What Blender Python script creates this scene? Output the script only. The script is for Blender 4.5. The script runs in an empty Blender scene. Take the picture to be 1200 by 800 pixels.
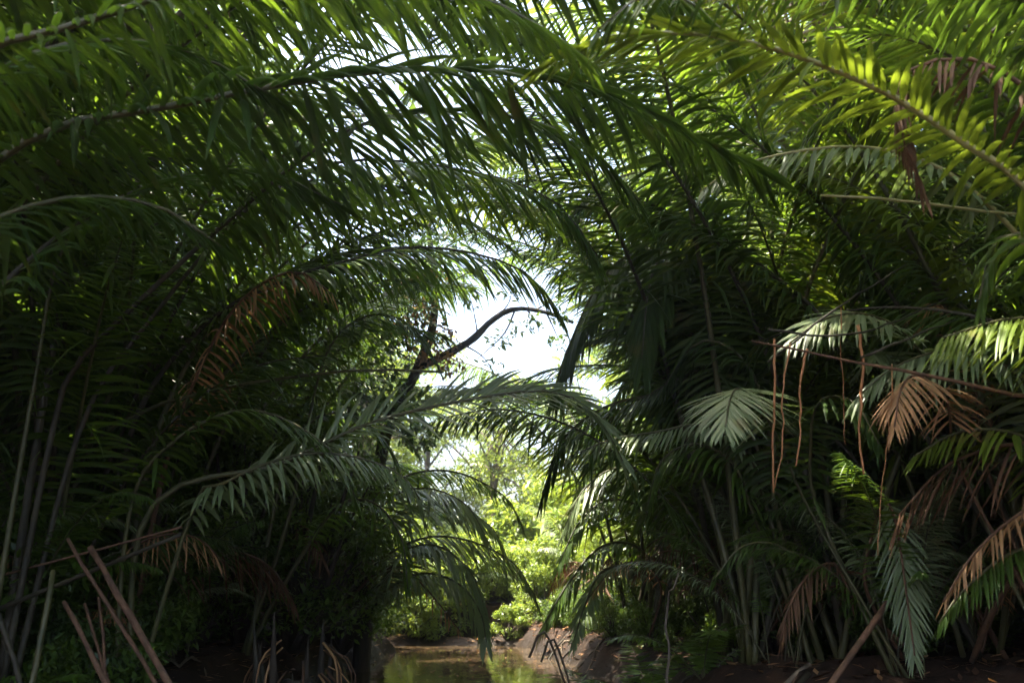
import bpy, math, random
import numpy as np
from mathutils import Vector, Matrix, noise

random.seed(7)
SC = bpy.context.scene
COL = SC.collection

# ------------------------------------------------------------------ camera, sky, sun, exposure
CAM_H = 1.3
FPX = 1039.0                      # focal length in pixels of the 1200 px wide photograph
PITCH = math.atan(290.0 / FPX)
cam_d = bpy.data.cameras.new("camera")
cam_d.sensor_width = 36.0
cam_d.lens = 36.0 * FPX / 1200.0
cam_d.clip_start = 0.05
cam_d.clip_end = 2000
cam_d.dof.use_dof = True
cam_d.dof.focus_distance = 10.0
cam_d.dof.aperture_fstop = 1.6
cam = bpy.data.objects.new("camera", cam_d)
COL.objects.link(cam)
cam.location = (0, 0, CAM_H)
cam.rotation_euler = (math.pi / 2 + PITCH, 0, 0)
SC.camera = cam

SUN_EL, SUN_AZ = math.radians(66), math.radians(-82)      # high, over the bank of cut stalks
world = bpy.data.worlds.new("World")
SC.world = world
world.use_nodes = True
wn = world.node_tree.nodes
sky = wn.new("ShaderNodeTexSky")
sky.sky_type = 'NISHITA'
sky.sun_disc = False
sky.sun_elevation = SUN_EL
sky.sun_rotation = SUN_AZ
sky.air_density = 1.0
sky.dust_density = 6.0
wn["Background"].inputs[1].default_value = 0.145
world.node_tree.links.new(sky.outputs[0], wn["Background"].inputs[0])
sun_d = bpy.data.lights.new("sun", 'SUN')
sun_d.energy = 5.0
sun_d.angle = math.radians(0.5)
sun_d.color = (1.0, 0.93, 0.78)
sun = bpy.data.objects.new("sun", sun_d)
COL.objects.link(sun)
sdir = Vector((math.sin(SUN_AZ) * math.cos(SUN_EL), math.cos(SUN_AZ) * math.cos(SUN_EL), math.sin(SUN_EL)))
sun.rotation_euler = (-sdir).to_track_quat('-Z', 'Y').to_euler()
sun.location = sdir * 60
SC.view_settings.view_transform = 'Standard'
SC.view_settings.look = 'None'
SC.view_settings.gamma = 1
SC.view_settings.exposure = 2.65
SC.view_settings.use_curve_mapping = False
SC.cycles.max_bounces = 5
SC.cycles.diffuse_bounces = 2
SC.cycles.volume_bounces = 0
SC.cycles.use_adaptive_sampling = True
SC.cycles.adaptive_threshold = 0.035
SC.cycles.glossy_bounces = 2
SC.cycles.transmission_bounces = 4
SC.cycles.use_denoising = True
SC.cycles.sample_clamp_indirect = 6

# ------------------------------------------------------------------ helpers
CP, SP = math.cos(PITCH), math.sin(PITCH)

def at(px, py, Y):
    """world point at distance Y along the creek seen in that direction"""
    u, v = (px - 600) / FPX, (400 - py) / FPX
    d = Vector((u, CP - v * SP, SP + v * CP))
    return Vector((0, 0, CAM_H)) + d * (Y / d.y)

def pix(p):
    x, y, z = p[0], p[1], p[2] - CAM_H
    dep = y * CP + z * SP
    if dep < 0.05:
        return None
    return 600 + FPX * x / dep, 400 - FPX * (-y * SP + z * CP) / dep, dep

def tag(o, label, cat, group=None, kind=None):
    if label: o["label"] = label
    if cat: o["category"] = cat
    if group: o["group"] = group
    if kind: o["kind"] = kind
    return o

def empty(name, loc, label, cat, group=None):
    o = bpy.data.objects.new(name, None)
    o.empty_display_size = 0.2
    COL.objects.link(o)
    o.location = loc
    return tag(o, label, cat, group)

class MB:
    def __init__(s):
        s.v, s.f, s.m = [], [], []
    def add(s, vs, fs, mi=0):
        b = len(s.v)
        s.v.extend(vs)
        s.f.extend([tuple(i + b for i in f) for f in fs])
        s.m.extend([mi] * len(fs))
    def mesh(s, name, mats, smooth=True):
        me = bpy.data.meshes.new(name)
        me.from_pydata([tuple(p) for p in s.v], [], s.f)
        for m in mats: me.materials.append(m)
        me.polygons.foreach_set("material_index", s.m)
        if smooth: me.polygons.foreach_set("use_smooth", [True] * len(s.f))
        me.update()
        return me
    def build(s, name, mats, parent=None, loc=None):
        if not isinstance(mats, (list, tuple)): mats = [mats]
        o = bpy.data.objects.new(name, s.mesh(name, mats))
        COL.objects.link(o)
        if parent: o.parent = parent
        if loc is not None: o.location = loc
        return o

def obj(name, me, parent=None):
    o = bpy.data.objects.new(name, me)
    COL.objects.link(o)
    if parent: o.parent = parent
    return o

def tube(mb, pts, radii, sides=6, mi=0, flat=1.0, lump=0.0, rng=random):
    pts = [Vector(p) for p in pts]
    n = len(pts)
    vs = []
    ref = None
    for i, p in enumerate(pts):
        t = (pts[min(i + 1, n - 1)] - pts[max(i - 1, 0)]).normalized()
        if ref is None:
            ref = Vector((1, 0, 0)) if abs(t.x) < 0.8 else Vector((0, 1, 0))
        s = (ref - t * ref.dot(t)).normalized()
        ref = s
        u = t.cross(s)
        for k in range(sides):
            a = 2 * math.pi * k / sides
            r = radii[i] * (1 + (rng.uniform(-lump, lump) if lump else 0))
            vs.append(p + s * (math.cos(a) * r) + u * (math.sin(a) * r * flat))
    fs = []
    for i in range(n - 1):
        for k in range(sides):
            k2 = (k + 1) % sides
            fs.append((i * sides + k, i * sides + k2, (i + 1) * sides + k2, (i + 1) * sides + k))
    fs.append(tuple(range(sides - 1, -1, -1)))
    fs.append(tuple((n - 1) * sides + k for k in range(sides)))
    mb.add(vs, fs, mi)

def spline(pts, n):
    """Catmull-Rom through the points, n samples evenly spaced by length"""
    P = [Vector(p) for p in pts]
    P = [P[0] * 2 - P[1]] + P + [P[-1] * 2 - P[-2]]
    dense = []
    for i in range(1, len(P) - 2):
        for k in range(16):
            t = k / 16
            a, b, c, d = P[i - 1], P[i], P[i + 1], P[i + 2]
            dense.append(0.5 * ((2 * b) + (c - a) * t + (2 * a - 5 * b + 4 * c - d) * t * t + (3 * b - a - 3 * c + d) * t ** 3))
    dense.append(P[-2])
    cum = [0.0]
    for a, b in zip(dense, dense[1:]): cum.append(cum[-1] + (b - a).length)
    out, j = [], 0
    for k in range(n):
        L = cum[-1] * k / (n - 1)
        while j < len(cum) - 2 and cum[j + 1] < L: j += 1
        s = cum[j + 1] - cum[j]
        out.append(dense[j].lerp(dense[j + 1], (L - cum[j]) / s if s > 1e-9 else 0))
    return out, cum[-1]

# ------------------------------------------------------------------ materials
def nodes(m):
    m.use_nodes = True
    nt = m.node_tree
    return nt, nt.nodes, nt.links, nt.nodes["Principled BSDF"]

def leaf_mat(name, c1, c2, tr, rough=0.4, tmix=0.35, spec=0.5, brown=0.65):
    m = bpy.data.materials.new(name)
    nt, N, L, P = nodes(m)
    oi = N.new("ShaderNodeObjectInfo")
    ge = N.new("ShaderNodeNewGeometry")
    ad = N.new("ShaderNodeMath"); ad.operation = 'ADD'
    L.new(oi.outputs["Random"], ad.inputs[0]); L.new(ge.outputs["Random Per Island"], ad.inputs[1])
    hf = N.new("ShaderNodeMath"); hf.operation = 'MULTIPLY'; hf.inputs[1].default_value = 0.5
    L.new(ad.outputs[0], hf.inputs[0])
    tc = N.new("ShaderNodeTexCoord")
    nz = N.new("ShaderNodeTexNoise"); nz.inputs["Scale"].default_value = 7.0; nz.inputs["Detail"].default_value = 1
    L.new(ge.outputs["Position"], nz.inputs["Vector"])
    mx0 = N.new("ShaderNodeMath"); mx0.operation = 'MULTIPLY_ADD'
    mx0.inputs[1].default_value = 0.7; L.new(nz.outputs["Fac"], mx0.inputs[0])
    sb = N.new("ShaderNodeMath"); sb.operation = 'SUBTRACT'; sb.inputs[1].default_value = 0.35
    L.new(hf.outputs[0], sb.inputs[0]); L.new(sb.outputs[0], mx0.inputs[2])
    cr = N.new("ShaderNodeMix"); cr.data_type = 'RGBA'; cr.clamp_factor = True
    L.new(mx0.outputs[0], cr.inputs[0])
    cr.inputs[6].default_value = (*c1, 1); cr.inputs[7].default_value = (*c2, 1)
    nb = N.new("ShaderNodeTexNoise"); nb.inputs["Scale"].default_value = 2.3; nb.inputs["Detail"].default_value = 3; nb.inputs["Roughness"].default_value = .7
    L.new(ge.outputs["Position"], nb.inputs["Vector"])
    rb = N.new("ShaderNodeMapRange"); rb.inputs[1].default_value = .60; rb.inputs[2].default_value = .72; rb.inputs[4].default_value = brown
    L.new(nb.outputs["Fac"], rb.inputs[0])
    bm = N.new("ShaderNodeMix"); bm.data_type = 'RGBA'; bm.inputs[7].default_value = (.17, .11, .035, 1)
    L.new(rb.outputs[0], bm.inputs[0]); L.new(cr.outputs[2], bm.inputs[6])
    L.new(bm.outputs[2], P.inputs["Base Color"])
    P.inputs["Roughness"].default_value = rough
    P.inputs["Specular IOR Level"].default_value = spec
    T = N.new("ShaderNodeBsdfTranslucent")
    tv = N.new("ShaderNodeMix"); tv.data_type = 'RGBA'
    tv.inputs[6].default_value = (*[x * 0.6 for x in tr], 1); tv.inputs[7].default_value = (*tr, 1)
    L.new(mx0.outputs[0], tv.inputs[0])
    L.new(tv.outputs[2], T.inputs["Color"])
    ms = N.new("ShaderNodeMixShader"); ms.inputs[0].default_value = tmix
    L.new(P.outputs[0], ms.inputs[1]); L.new(T.outputs[0], ms.inputs[2])
    L.new(ms.outputs[0], N["Material Output"].inputs["Surface"])
    return m

def rough_mat(name, c1, c2, scale=8, rough=0.8, bump=0.4, c3=None, spec=0.3, stretch=(1, 1, 1)):
    m = bpy.data.materials.new(name)
    nt, N, L, P = nodes(m)
    tc = N.new("ShaderNodeTexCoord")
    mp = N.new("ShaderNodeMapping"); mp.inputs["Scale"].default_value = stretch
    L.new(tc.outputs["Object"], mp.inputs["Vector"])
    nz = N.new("ShaderNodeTexNoise"); nz.inputs["Scale"].default_value = scale; nz.inputs["Detail"].default_value = 8
    nz.inputs["Roughness"].default_value = 0.65
    L.new(mp.outputs[0], nz.inputs["Vector"])
    cr = N.new("ShaderNodeValToRGB")
    cr.color_ramp.elements[0].position = 0.32; cr.color_ramp.elements[0].color = (*c1, 1)
    cr.color_ramp.elements[1].position = 0.68; cr.color_ramp.elements[1].color = (*c2, 1)
    if c3:
        e = cr.color_ramp.elements.new(0.5); e.color = (*c3, 1)
    L.new(nz.outputs["Fac"], cr.inputs[0])
    L.new(cr.outputs[0], P.inputs["Base Color"])
    P.inputs["Roughness"].default_value = rough
    P.inputs["Specular IOR Level"].default_value = spec
    bp = N.new("ShaderNodeBump"); bp.inputs["Strength"].default_value = bump; bp.inputs["Distance"].default_value = 0.05
    L.new(nz.outputs["Fac"], bp.inputs["Height"]); L.new(bp.outputs[0], P.inputs["Normal"])
    return m

M = {}
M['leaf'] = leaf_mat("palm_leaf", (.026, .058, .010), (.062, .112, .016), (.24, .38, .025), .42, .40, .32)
M['leaf_dark'] = leaf_mat("shaded_palm_leaf", (.022, .046, .011), (.046, .082, .016), (.15, .26, .022), .44, .34, .25)  # shade of the dim fronds put into a darker green
M['leaf_pale'] = leaf_mat("sunlit_palm_leaf", (.105, .145, .065), (.175, .215, .10), (.22, .31, .07), .34, .28, .6)  # white sun sheen put into a paler leaf colour
M['leaf_yellow'] = leaf_mat("backlit_palm_leaf", (.07, .12, .012), (.13, .18, .018), (.27, .35, .022), .42, .38, .35)  # backlight put into a yellower, brighter leaf colour
M['dead'] = leaf_mat("dead_palm_leaf", (.19, .10, .045), (.42, .23, .10), (.38, .19, .07), .6, .25, .3, brown=0)
M['dead_dark'] = leaf_mat("rotting_palm_leaf", (.06, .032, .018), (.14, .07, .035), (.12, .05, .02), .7, .2, .25, brown=0)
M['stalk'] = rough_mat("palm_stalk", (.032, .036, .012), (.085, .075, .026), 5, .5, .3, spec=.4)
M['stalk_pale'] = rough_mat("pale_palm_stalk", (.16, .15, .05), (.30, .26, .10), 5, .45, .15, spec=.5)
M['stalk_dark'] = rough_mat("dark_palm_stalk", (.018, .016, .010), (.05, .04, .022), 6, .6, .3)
M['stalk_brown'] = rough_mat("dry_palm_stalk", (.05, .028, .016), (.16, .08, .042), 9, .75, .5)
M['bark'] = rough_mat("wet_bark", (.012, .009, .006), (.055, .04, .026), 7, .75, .8, stretch=(1, 1, .25))
M['bark_grey'] = rough_mat("grey_bark", (.07, .055, .04), (.18, .14, .10), 6, .8, .7, stretch=(1, 1, .3))
M['vine'] = rough_mat("dry_vine", (.22, .085, .03), (.42, .19, .08), 9, .6, .3)
M['bush_sun'] = leaf_mat("sunlit_bush_leaf", (.085, .15, .022), (.18, .25, .04), (.42, .52, .06), .4, .42)  # direct sun put into a lighter bush green
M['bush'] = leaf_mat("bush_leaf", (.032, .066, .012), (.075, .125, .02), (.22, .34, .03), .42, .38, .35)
M['bush_dark'] = leaf_mat("shaded_bush_leaf", (.024, .050, .014), (.048, .085, .020), (.12, .22, .03), .4, .32)  # same bush leaf with the shade put into its colour
M['mud'] = rough_mat("bank_mud", (.014, .009, .006), (.062, .033, .019), 3.6, .6, 1.0, c3=(.030, .017, .011), spec=.15)
M['water'] = bpy.data.materials.new("creek_water")
nt, N, L, P = nodes(M['water'])
P.inputs["Base Color"].default_value = (.075, .05, .026, 1)
P.inputs["Roughness"].default_value = 0.06
P.inputs["IOR"].default_value = 1.33
P.inputs["Specular IOR Level"].default_value = 0.8
tc = N.new("ShaderNodeTexCoord")
mp = N.new("ShaderNodeMapping"); mp.inputs["Scale"].default_value = (1.6, 0.8, 1)
L.new(tc.outputs["Object"], mp.inputs["Vector"])
nz = N.new("ShaderNodeTexNoise"); nz.inputs["Scale"].default_value = 2.2; nz.inputs["Detail"].default_value = 3
L.new(mp.outputs[0], nz.inputs["Vector"])
bp = N.new("ShaderNodeBump"); bp.inputs["Strength"].default_value = 0.09; bp.inputs["Distance"].default_value = 0.1
L.new(nz.outputs["Fac"], bp.inputs["Height"]); L.new(bp.outputs[0], P.inputs["Normal"])

# ------------------------------------------------------------------ ground and creek
def smooth(a, b, x):
    t = min(1, max(0, (x - a) / (b - a)))
    return t * t * (3 - 2 * t)

def creek_c(y):
    return -0.58 - 0.004 * max(0, y - 10) ** 2 - 0.05 * max(0, y - 19) ** 1.7

def creek_w(y):
    return 3.6 - 1.6 * smooth(5.0, 10.5, y) - 0.45 * smooth(11, 19, y)

def ground_z(x, y):
    if y > 24: s = 5.0
    else: s = abs(x - creek_c(y)) - creek_w(y)
    far_cut = smooth(21.6, 22.8, y)
    wob = noise.noise((x * .9, y * .9, 0)) * .35 + noise.noise((x * 2.3, y * 2.3, 3)) * .15
    s2 = s + wob - .3
    h = -0.55 + 1.08 * smooth(-0.75, 0.45, s2) + 0.35 * smooth(.4, 5, s2)
    h = h + (0.10 - h) * far_cut if h < .10 else h
    rid = 1 - abs(noise.noise((x * 2.1, y * 1.3, 11))) * 2
    h += noise.noise((x * 1.7, y * 1.7, 8)) * .12 + noise.noise((x * 5.5, y * 5.5, 5)) * .06 + noise.noise((x * .3, y * .3, 2)) * .12
    h += .05 * max(0, rid) ** 3 * smooth(-.5, .3, s2) + noise.noise((x * 11, y * 11, 6)) * .025
    return h

def axis(lo, hi, step, far):
    a = list(np.arange(lo, hi + 1e-6, step))
    s, g = a[-1], step
    while s < far: g *= 1.5; s += g; a.append(s)
    s, g = a[0], step
    while s > -far: g *= 1.5; s -= g; a.insert(0, s)
    return a

xs, ys = axis(-8, 8, .10, 140), axis(5, 25, .12, 160)
mb = MB()
mb.v = [(x, y, ground_z(x, y)) for y in ys for x in xs]
nx = len(xs)
mb.f = [(j * nx + i, j * nx + i + 1, (j + 1) * nx + i + 1, (j + 1) * nx + i) for j in range(len(ys) - 1) for i in range(nx - 1)]
mb.m = [0] * len(mb.f)
nt = M['mud'].node_tree; N = nt.nodes; L = nt.links; P = N["Principled BSDF"]
ge_ = N.new("ShaderNodeNewGeometry"); sx = N.new("ShaderNodeSeparateXYZ"); L.new(ge_.outputs["Position"], sx.inputs[0])
nw = N.new("ShaderNodeTexNoise"); nw.inputs["Scale"].default_value = 3.0; L.new(ge_.outputs["Position"], nw.inputs["Vector"])
aw = N.new("ShaderNodeMath"); aw.operation = 'MULTIPLY_ADD'; aw.inputs[1].default_value = -.25; L.new(nw.outputs["Fac"], aw.inputs[0]); L.new(sx.outputs["Z"], aw.inputs[2])
wr = N.new("ShaderNodeMapRange"); wr.inputs[1].default_value = -.02; wr.inputs[2].default_value = .42; L.new(aw.outputs[0], wr.inputs[0])
old = P.inputs["Base Color"].links[0].from_socket
wm = N.new("ShaderNodeMix"); wm.data_type = 'RGBA'; wm.inputs[6].default_value = (.016, .010, .006, 1); L.new(wr.outputs[0], wm.inputs[0]); L.new(old, wm.inputs[7]); L.new(wm.outputs[2], P.inputs["Base Color"])
rw = N.new("ShaderNodeMapRange"); rw.inputs[3].default_value = .65; rw.inputs[4].default_value = .9; L.new(wr.outputs[0], rw.inputs[0]); L.new(rw.outputs[0], P.inputs["Roughness"])
ground = mb.build("ground", M['mud'])
tag(ground, "brown muddy creek banks under the palms", "ground", kind="structure")
mb = MB()
mb.add([(-30, -60, 0), (30, -60, 0), (30, 24, 0), (-30, 24, 0)], [(0, 1, 2, 3)])
tag(mb.build("water", M['water']), "still brown creek water reflecting the green bushes", "water", kind="structure")

# ------------------------------------------------------------------ palm fronds
def leaflet_geo(p, d, n, L, w, droop, fold, seg, rng, twist=0.0):
    """a folded, drooping blade: rows of edge, midrib, edge"""
    vs, fs = [], []
    pos = Vector(p)
    d = d.normalized()
    side = d.cross(n).normalized()
    g = Vector((0, 0, -1))
    step = L / seg
    for i in range(seg + 1):
        t = i / seg
        dd = (d + g * droop * (.30 + .28 * t + .25 * t * t)).normalized()
        if i: pos = pos + dd * step
        s = side - dd * side.dot(dd)
        s = s.normalized() if s.length > 1e-4 else side
        if twist: s = Matrix.Rotation(twist * t, 3, dd) @ s
        up = s.cross(dd)
        wt = .90 * w * min(1.0, .45 + t * 2.6) * (1 - max(0, (t - .35) / .65) ** 1.7)
        if i == seg:
            vs.append(pos.copy())
        else:
            vs += [pos + s * wt * .5 - up * fold * wt, pos.copy(), pos - s * wt * .5 - up * fold * wt]
    for i in range(seg):
        a, b = i * 3, (i + 1) * 3
        if i == seg - 1:
            fs += [(a, a + 1, b), (a + 1, a + 2, b)]
        else:
            fs += [(a, a + 1, b + 1, b), (a + 1, a + 2, b + 2, b + 1)]
    return vs, fs

def frond_geo(path, rng, L0=.6, w=.05, gap=.065, start=.3, droop=1.2, vang=18, roll=0, fold=.28, seg=4,
              a0=68, a1=24, miss=.06, r0=.035, r1=.006, ref=None, twist=0, keep=1.0):
    """path: rachis control points. returns (stalk MB, [leaflets])"""
    n = 28
    pts, length = spline(path, n)
    st = MB()
    tube(st, pts, [r0 * (1 - k / (n - 1)) ** .8 + r1 for k in range(n)], 6, 1)
    frames = []
    side_prev = None
    for i in range(n):
        t = (pts[min(i + 1, n - 1)] - pts[max(i - 1, 0)]).normalized()
        s = t.cross(Vector((0, 0, 1)))
        if side_prev is not None:
            if s.length < .25: s = side_prev - t * side_prev.dot(t)
            elif s.dot(side_prev) < 0: s = -s
        elif s.length < .25:
            hp = (pts[-1] - pts[0]); hp.z = 0
            s = hp.cross(Vector((0, 0, 1)))
            if s.length < 1e-3: s = Vector((1, 0, 0))
        s.normalize()
        if side_prev is not None: s = (s * .5 + side_prev * .5 - t * (side_prev.dot(t) * .5)).normalized()
        side_prev = s
        nn = s.cross(t).normalized()
        if roll:
            R = Matrix.Rotation(math.radians(roll), 3, t)
            frames.append((t, R @ s, R @ nn))
        else:
            frames.append((t, s, nn))
    leaves = []
    m = int(length * (1 - start) / (gap * .9))
    for k in range(m + 1):
        u = k / max(1, m)
        if u > keep: break
        for sg in (1, -1):
            if rng.random() < miss: continue
            f = start + (1 - start) * min(1, max(0, u + rng.uniform(-.3, .3) / max(1, m)))
            x = f * (n - 1)
            i = min(int(x), n - 2)
            p = pts[i].lerp(pts[i + 1], x - i)
            t, s, nn = frames[min(n - 1, int(round(x)))]
            a = math.radians(a0 + (a1 - a0) * u + rng.gauss(0, 3.5))
            v = math.radians(vang + rng.gauss(0, 7))
            odd = rng.random() < .08
            if odd: a += rng.gauss(0, .3)
            d = t * math.cos(a) + (s * sg * math.cos(v) + nn * math.sin(v)) * math.sin(a)
            Lk = L0 * (.62 + .38 * smooth(0, .25, u)) * (1 - .55 * smooth(.6, 1, u)) * rng.uniform(.88, 1.08)
            nrm = (nn * math.cos(v) - s * sg * math.sin(v))
            leaves.append((p, leaflet_geo(p, d, nrm, Lk, w * rng.uniform(.85, 1.1), droop * rng.uniform(.75, 1.3) * (2.2 if odd else 1), fold,
                                          seg, rng, rng.uniform(-twist, twist))))
    return st, leaves

def frond_mesh(name, path, rng, mats, **kw):
    """stalk and leaflets in one mesh, for the many fronds of the thicket"""
    st, lv = frond_geo(path, rng, **kw)
    for p, (vs, fs) in lv: st.add(vs, fs, 0)
    return st.mesh(name, mats)

def frond_single(parent, path, rng, leafm, stalkm, name="frond", **kw):
    """a frond whose leaflets are objects of their own"""
    base = parent.location
    path = [Vector(p) - base for p in path]
    st, lv = frond_geo(path, rng, **kw)
    st.m = [0] * len(st.m)
    fr = st.build(name, M[stalkm], parent)
    for p, (vs, fs) in lv:
        me = bpy.data.meshes.new("leaflet")
        me.from_pydata([tuple(v - p) for v in vs], [], fs)
        me.materials.append(M[leafm])
        me.polygons.foreach_set("use_smooth", [True] * len(fs))
        o = bpy.data.objects.new("leaflet", me)
        COL.objects.link(o)
        o.parent = fr
        o.location = p
    return fr

def frond_joined(parent, path, rng, leafm, stalkm, name="frond", **kw):
    base = parent.location
    path = [Vector(p) - base for p in path]
    return obj(name, frond_mesh(name, path, rng, [M[leafm], M[stalkm]], **kw), parent)

# ---- variants for the thicket: base at the origin, rising and arching towards +x
def arch_path(L, lean, bend, rng, k=7):
    p = Vector((0, 0, 0)); a = math.radians(lean); pts = [p.copy()]
    side = rng.uniform(-.12, .12)
    for i in range(k):
        d = Vector((math.sin(a), side * (i / k), math.cos(a)))
        p = p + d.normalized() * (L / k)
        pts.append(p.copy())
        a += math.radians(bend / k) * (0.35 + 1.3 * i / k)
    return pts

VAR = {}
vr = random.Random(21)
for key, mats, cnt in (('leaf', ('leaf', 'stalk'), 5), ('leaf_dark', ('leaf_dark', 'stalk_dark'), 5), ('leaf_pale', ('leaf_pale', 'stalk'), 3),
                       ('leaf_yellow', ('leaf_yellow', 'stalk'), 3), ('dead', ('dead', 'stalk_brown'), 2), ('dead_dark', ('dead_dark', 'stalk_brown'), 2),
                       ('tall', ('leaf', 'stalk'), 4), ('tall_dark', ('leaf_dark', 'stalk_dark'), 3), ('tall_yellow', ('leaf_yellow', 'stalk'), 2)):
    lst = []
    for i in range(cnt):
        dead, tall = key.startswith('dead'), key.startswith('tall')
        L = vr.uniform(4.4, 6.4)
        lean, bend = vr.uniform(6, 24), vr.uniform(75, 125)
        if dead: lean, bend, L = vr.uniform(25, 40), 150, 3.4
        if tall: L, lean, bend = vr.uniform(7.5, 10), vr.uniform(8, 22), vr.uniform(70, 115)
        path = arch_path(L, lean, bend, vr)
        lst.append((frond_mesh("frond", path, vr, [M[mats[0]], M[mats[1]]], L0=vr.uniform(.75, 1.0) if tall else vr.uniform(.6, .8), w=.030 if dead else .046,
                               gap=.085 if dead else .058, start=.3, droop=2.2 if dead else vr.uniform(.8, 1.7), vang=vr.uniform(-5, 18), seg=4,
                               miss=.25 if dead else .04, r0=.034 if tall else .022, twist=1.2 if dead else .3), path))
    VAR[key] = lst

def clear_of_view(pts):
    """thicket fronds stay out of the open air above the creek"""
    for p in pts:
        c = creek_c(min(max(p.y, 0), 22))
        if p.y > 1 and p.z > .2:
            q = pix(p)
            if q is None: continue
            x, y, dep = q
            if -40 < x < 1240 and -40 < y < 840:
                if dep < 5.6 or (dep < 6.6 and y > 430) or (dep < 8 and x > 800 and y < 340): return False
                if dep < 27 and ((x - 606) / 66) ** 2 + ((y - 378) / 66) ** 2 < 1: return False
                if dep < 24 and 560 < x < 645 and 480 < y < 790: return False
                if dep < 7.5 and 330 < x < 960 and y > 60: return False
                if dep < 9 and 420 < x < 860 and y > 250: return False
    return True

def thicket_palm(x, y, rng, label, group, mix, nf=(7, 11), scale=(.8, 1.15), check=True):
    root = None
    z = ground_z(x, y) - .08
    n = rng.randint(*nf)
    ang0 = rng.uniform(0, 6.28)
    for k in range(n):
        for tries in range(4):
            key = rng.choice(mix)
            me, path = rng.choice(VAR[key])
            a = ang0 + k * 2.4 + rng.uniform(-.4, .4)
            s = rng.uniform(*scale)
            tilt = rng.uniform(-.12, .12)
            Mx = Matrix.Translation((rng.uniform(-.18, .18), rng.uniform(-.18, .18), 0)) @ Matrix.Rotation(a, 4, 'Z') @ Matrix.Rotation(tilt, 4, 'Y') @ Matrix.Scale(s, 4)
            W = Matrix.Translation((x, y, z)) @ Mx
            if check and not clear_of_view([W @ p for p in path]): continue
            if root is None: root = empty("nipa_palm", (x, y, z), label, "palm", group)
            o = obj("frond", me, root)
            o.matrix_local = Mx
            break
    return root

# ------------------------------------------------------------------ palms whose fronds can be told apart
hr = random.Random(5)
def gz(p): return Vector((p[0], p[1], ground_z(p[0], p[1]) - .05))

def palm(name_base, label, fronds, single=True):
    """fronds: (leaf material, stalk material, [(px, py, Y)...], options)"""
    b = gz(name_base)
    root = empty("nipa_palm", b, label, "palm")
    for leafm, stalkm, pts, kw in fronds:
        path = [b + Vector((hr.uniform(-.12, .12), hr.uniform(-.12, .12), 0))] + [at(*q) for q in pts]
        kw = dict(kw)
        one = kw.pop('single', single)
        (frond_single if one else frond_joined)(root, path, hr, leafm, stalkm, "frond", **kw)
    return root

# bank of cut stalks
palm((-4.3, 3.4), "tall palm arching a glossy blurred frond over the creek, its foot out of sight", [
    ('leaf', 'stalk', [(-150, 160, 3.7), (120, 20, 3.7), (320, -32, 3.7), (480, -25, 3.8), (600, 12, 3.9), (690, 70, 4.0)],
     dict(L0=.50, w=.042, gap=.055, start=.42, droop=1.5, vang=10, r0=.03)),
    ('leaf', 'stalk', [(-100, 60, 4.4), (150, -90, 4.5), (380, -110, 4.6), (560, -85, 4.6), (700, -50, 4.6), (800, -5, 4.6), (870, 60, 4.6)],
     dict(L0=.85, w=.052, gap=.055, start=.45, droop=1.8, vang=0, r0=.03)),
    ('leaf_dark', 'stalk', [(-220, 420, 3.9), (-90, 300, 4.2), (60, 235, 4.5), (180, 240, 4.8), (260, 290, 5.0)],
     dict(L0=.5, w=.045, gap=.06, start=.4, droop=1.2, vang=8, r0=.03)),
    ('leaf_dark', 'stalk', [(-200, 300, 3.7), (-40, 110, 3.9), (90, 50, 4.2), (220, 60, 4.6), (330, 120, 5.0)],
     dict(L0=.5, w=.045, gap=.06, start=.4, droop=1.2, vang=8, r0=.03)),
])
palm((-4.8, 5.0), "palm with one long frond arching right across the creek between both banks", [
    ('leaf_dark', 'stalk', [(-250, 420, 4.9), (20, 172, 4.95), (200, 125, 5.0), (420, 86, 5.1), (600, 85, 5.2), (720, 112, 5.3), (810, 155, 5.4), (895, 200, 5.5)],
     dict(L0=.85, w=.06, gap=.055, start=.40, droop=1.2, vang=10, r0=.035, a1=34)),
    ('leaf', 'stalk_dark', [(-200, 330, 5.3), (60, 50, 5.6), (250, -20, 5.8), (420, -25, 5.9), (560, 5, 6), (670, 60, 6), (740, 130, 6)],
     dict(L0=.85, w=.055, gap=.055, start=.42, droop=1.3, vang=8, r0=.03)),
    ('leaf_dark', 'stalk_dark', [(-120, 470, 5.0), (40, 300, 5.4), (170, 220, 5.8), (300, 200, 6.2), (400, 240, 6.6)],
     dict(L0=.6, w=.05, gap=.07, start=.45, droop=1.2, r0=.03)),
])
palm((-3.9, 7.2), "palm with dark slanting stalks and drooping fronds beneath the long arching frond", [
    ('leaf_dark', 'stalk_dark', [(70, 470, 7.2), (110, 405, 7.1), (260, 265, 6.9), (380, 168, 6.7), (470, 134, 6.6), (580, 132, 6.5), (680, 165, 6.5), (750, 235, 6.5)],
     dict(L0=.85, w=.058, gap=.06, start=.50, droop=1.3, vang=10, r0=.026)),
    ('leaf', 'stalk_dark', [(95, 500, 7.5), (180, 370, 7.6), (290, 245, 7.6), (390, 192, 7.6), (480, 190, 7.6), (590, 210, 7.6), (655, 240, 7.6), (700, 300, 7.6)],
     dict(L0=.95, w=.06, gap=.062, start=.48, droop=1.7, vang=8, r0=.024)),
    ('leaf', 'stalk_dark', [(60, 420, 7.6), (110, 210, 8), (220, 65, 8.2), (360, 2, 8.4), (500, 2, 8.5), (620, 50, 8.5), (690, 130, 8.5)],
     dict(L0=.95, w=.055, gap=.055, start=.42, droop=1.3, vang=8, r0=.035, single=False)),
    ('leaf_dark', 'stalk', [(40, 450, 7.1), (70, 300, 7), (140, 190, 7), (240, 150, 7), (330, 190, 7)],
     dict(L0=.62, w=.05, gap=.07, start=.4, droop=1.1, r0=.022)),
])
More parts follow.
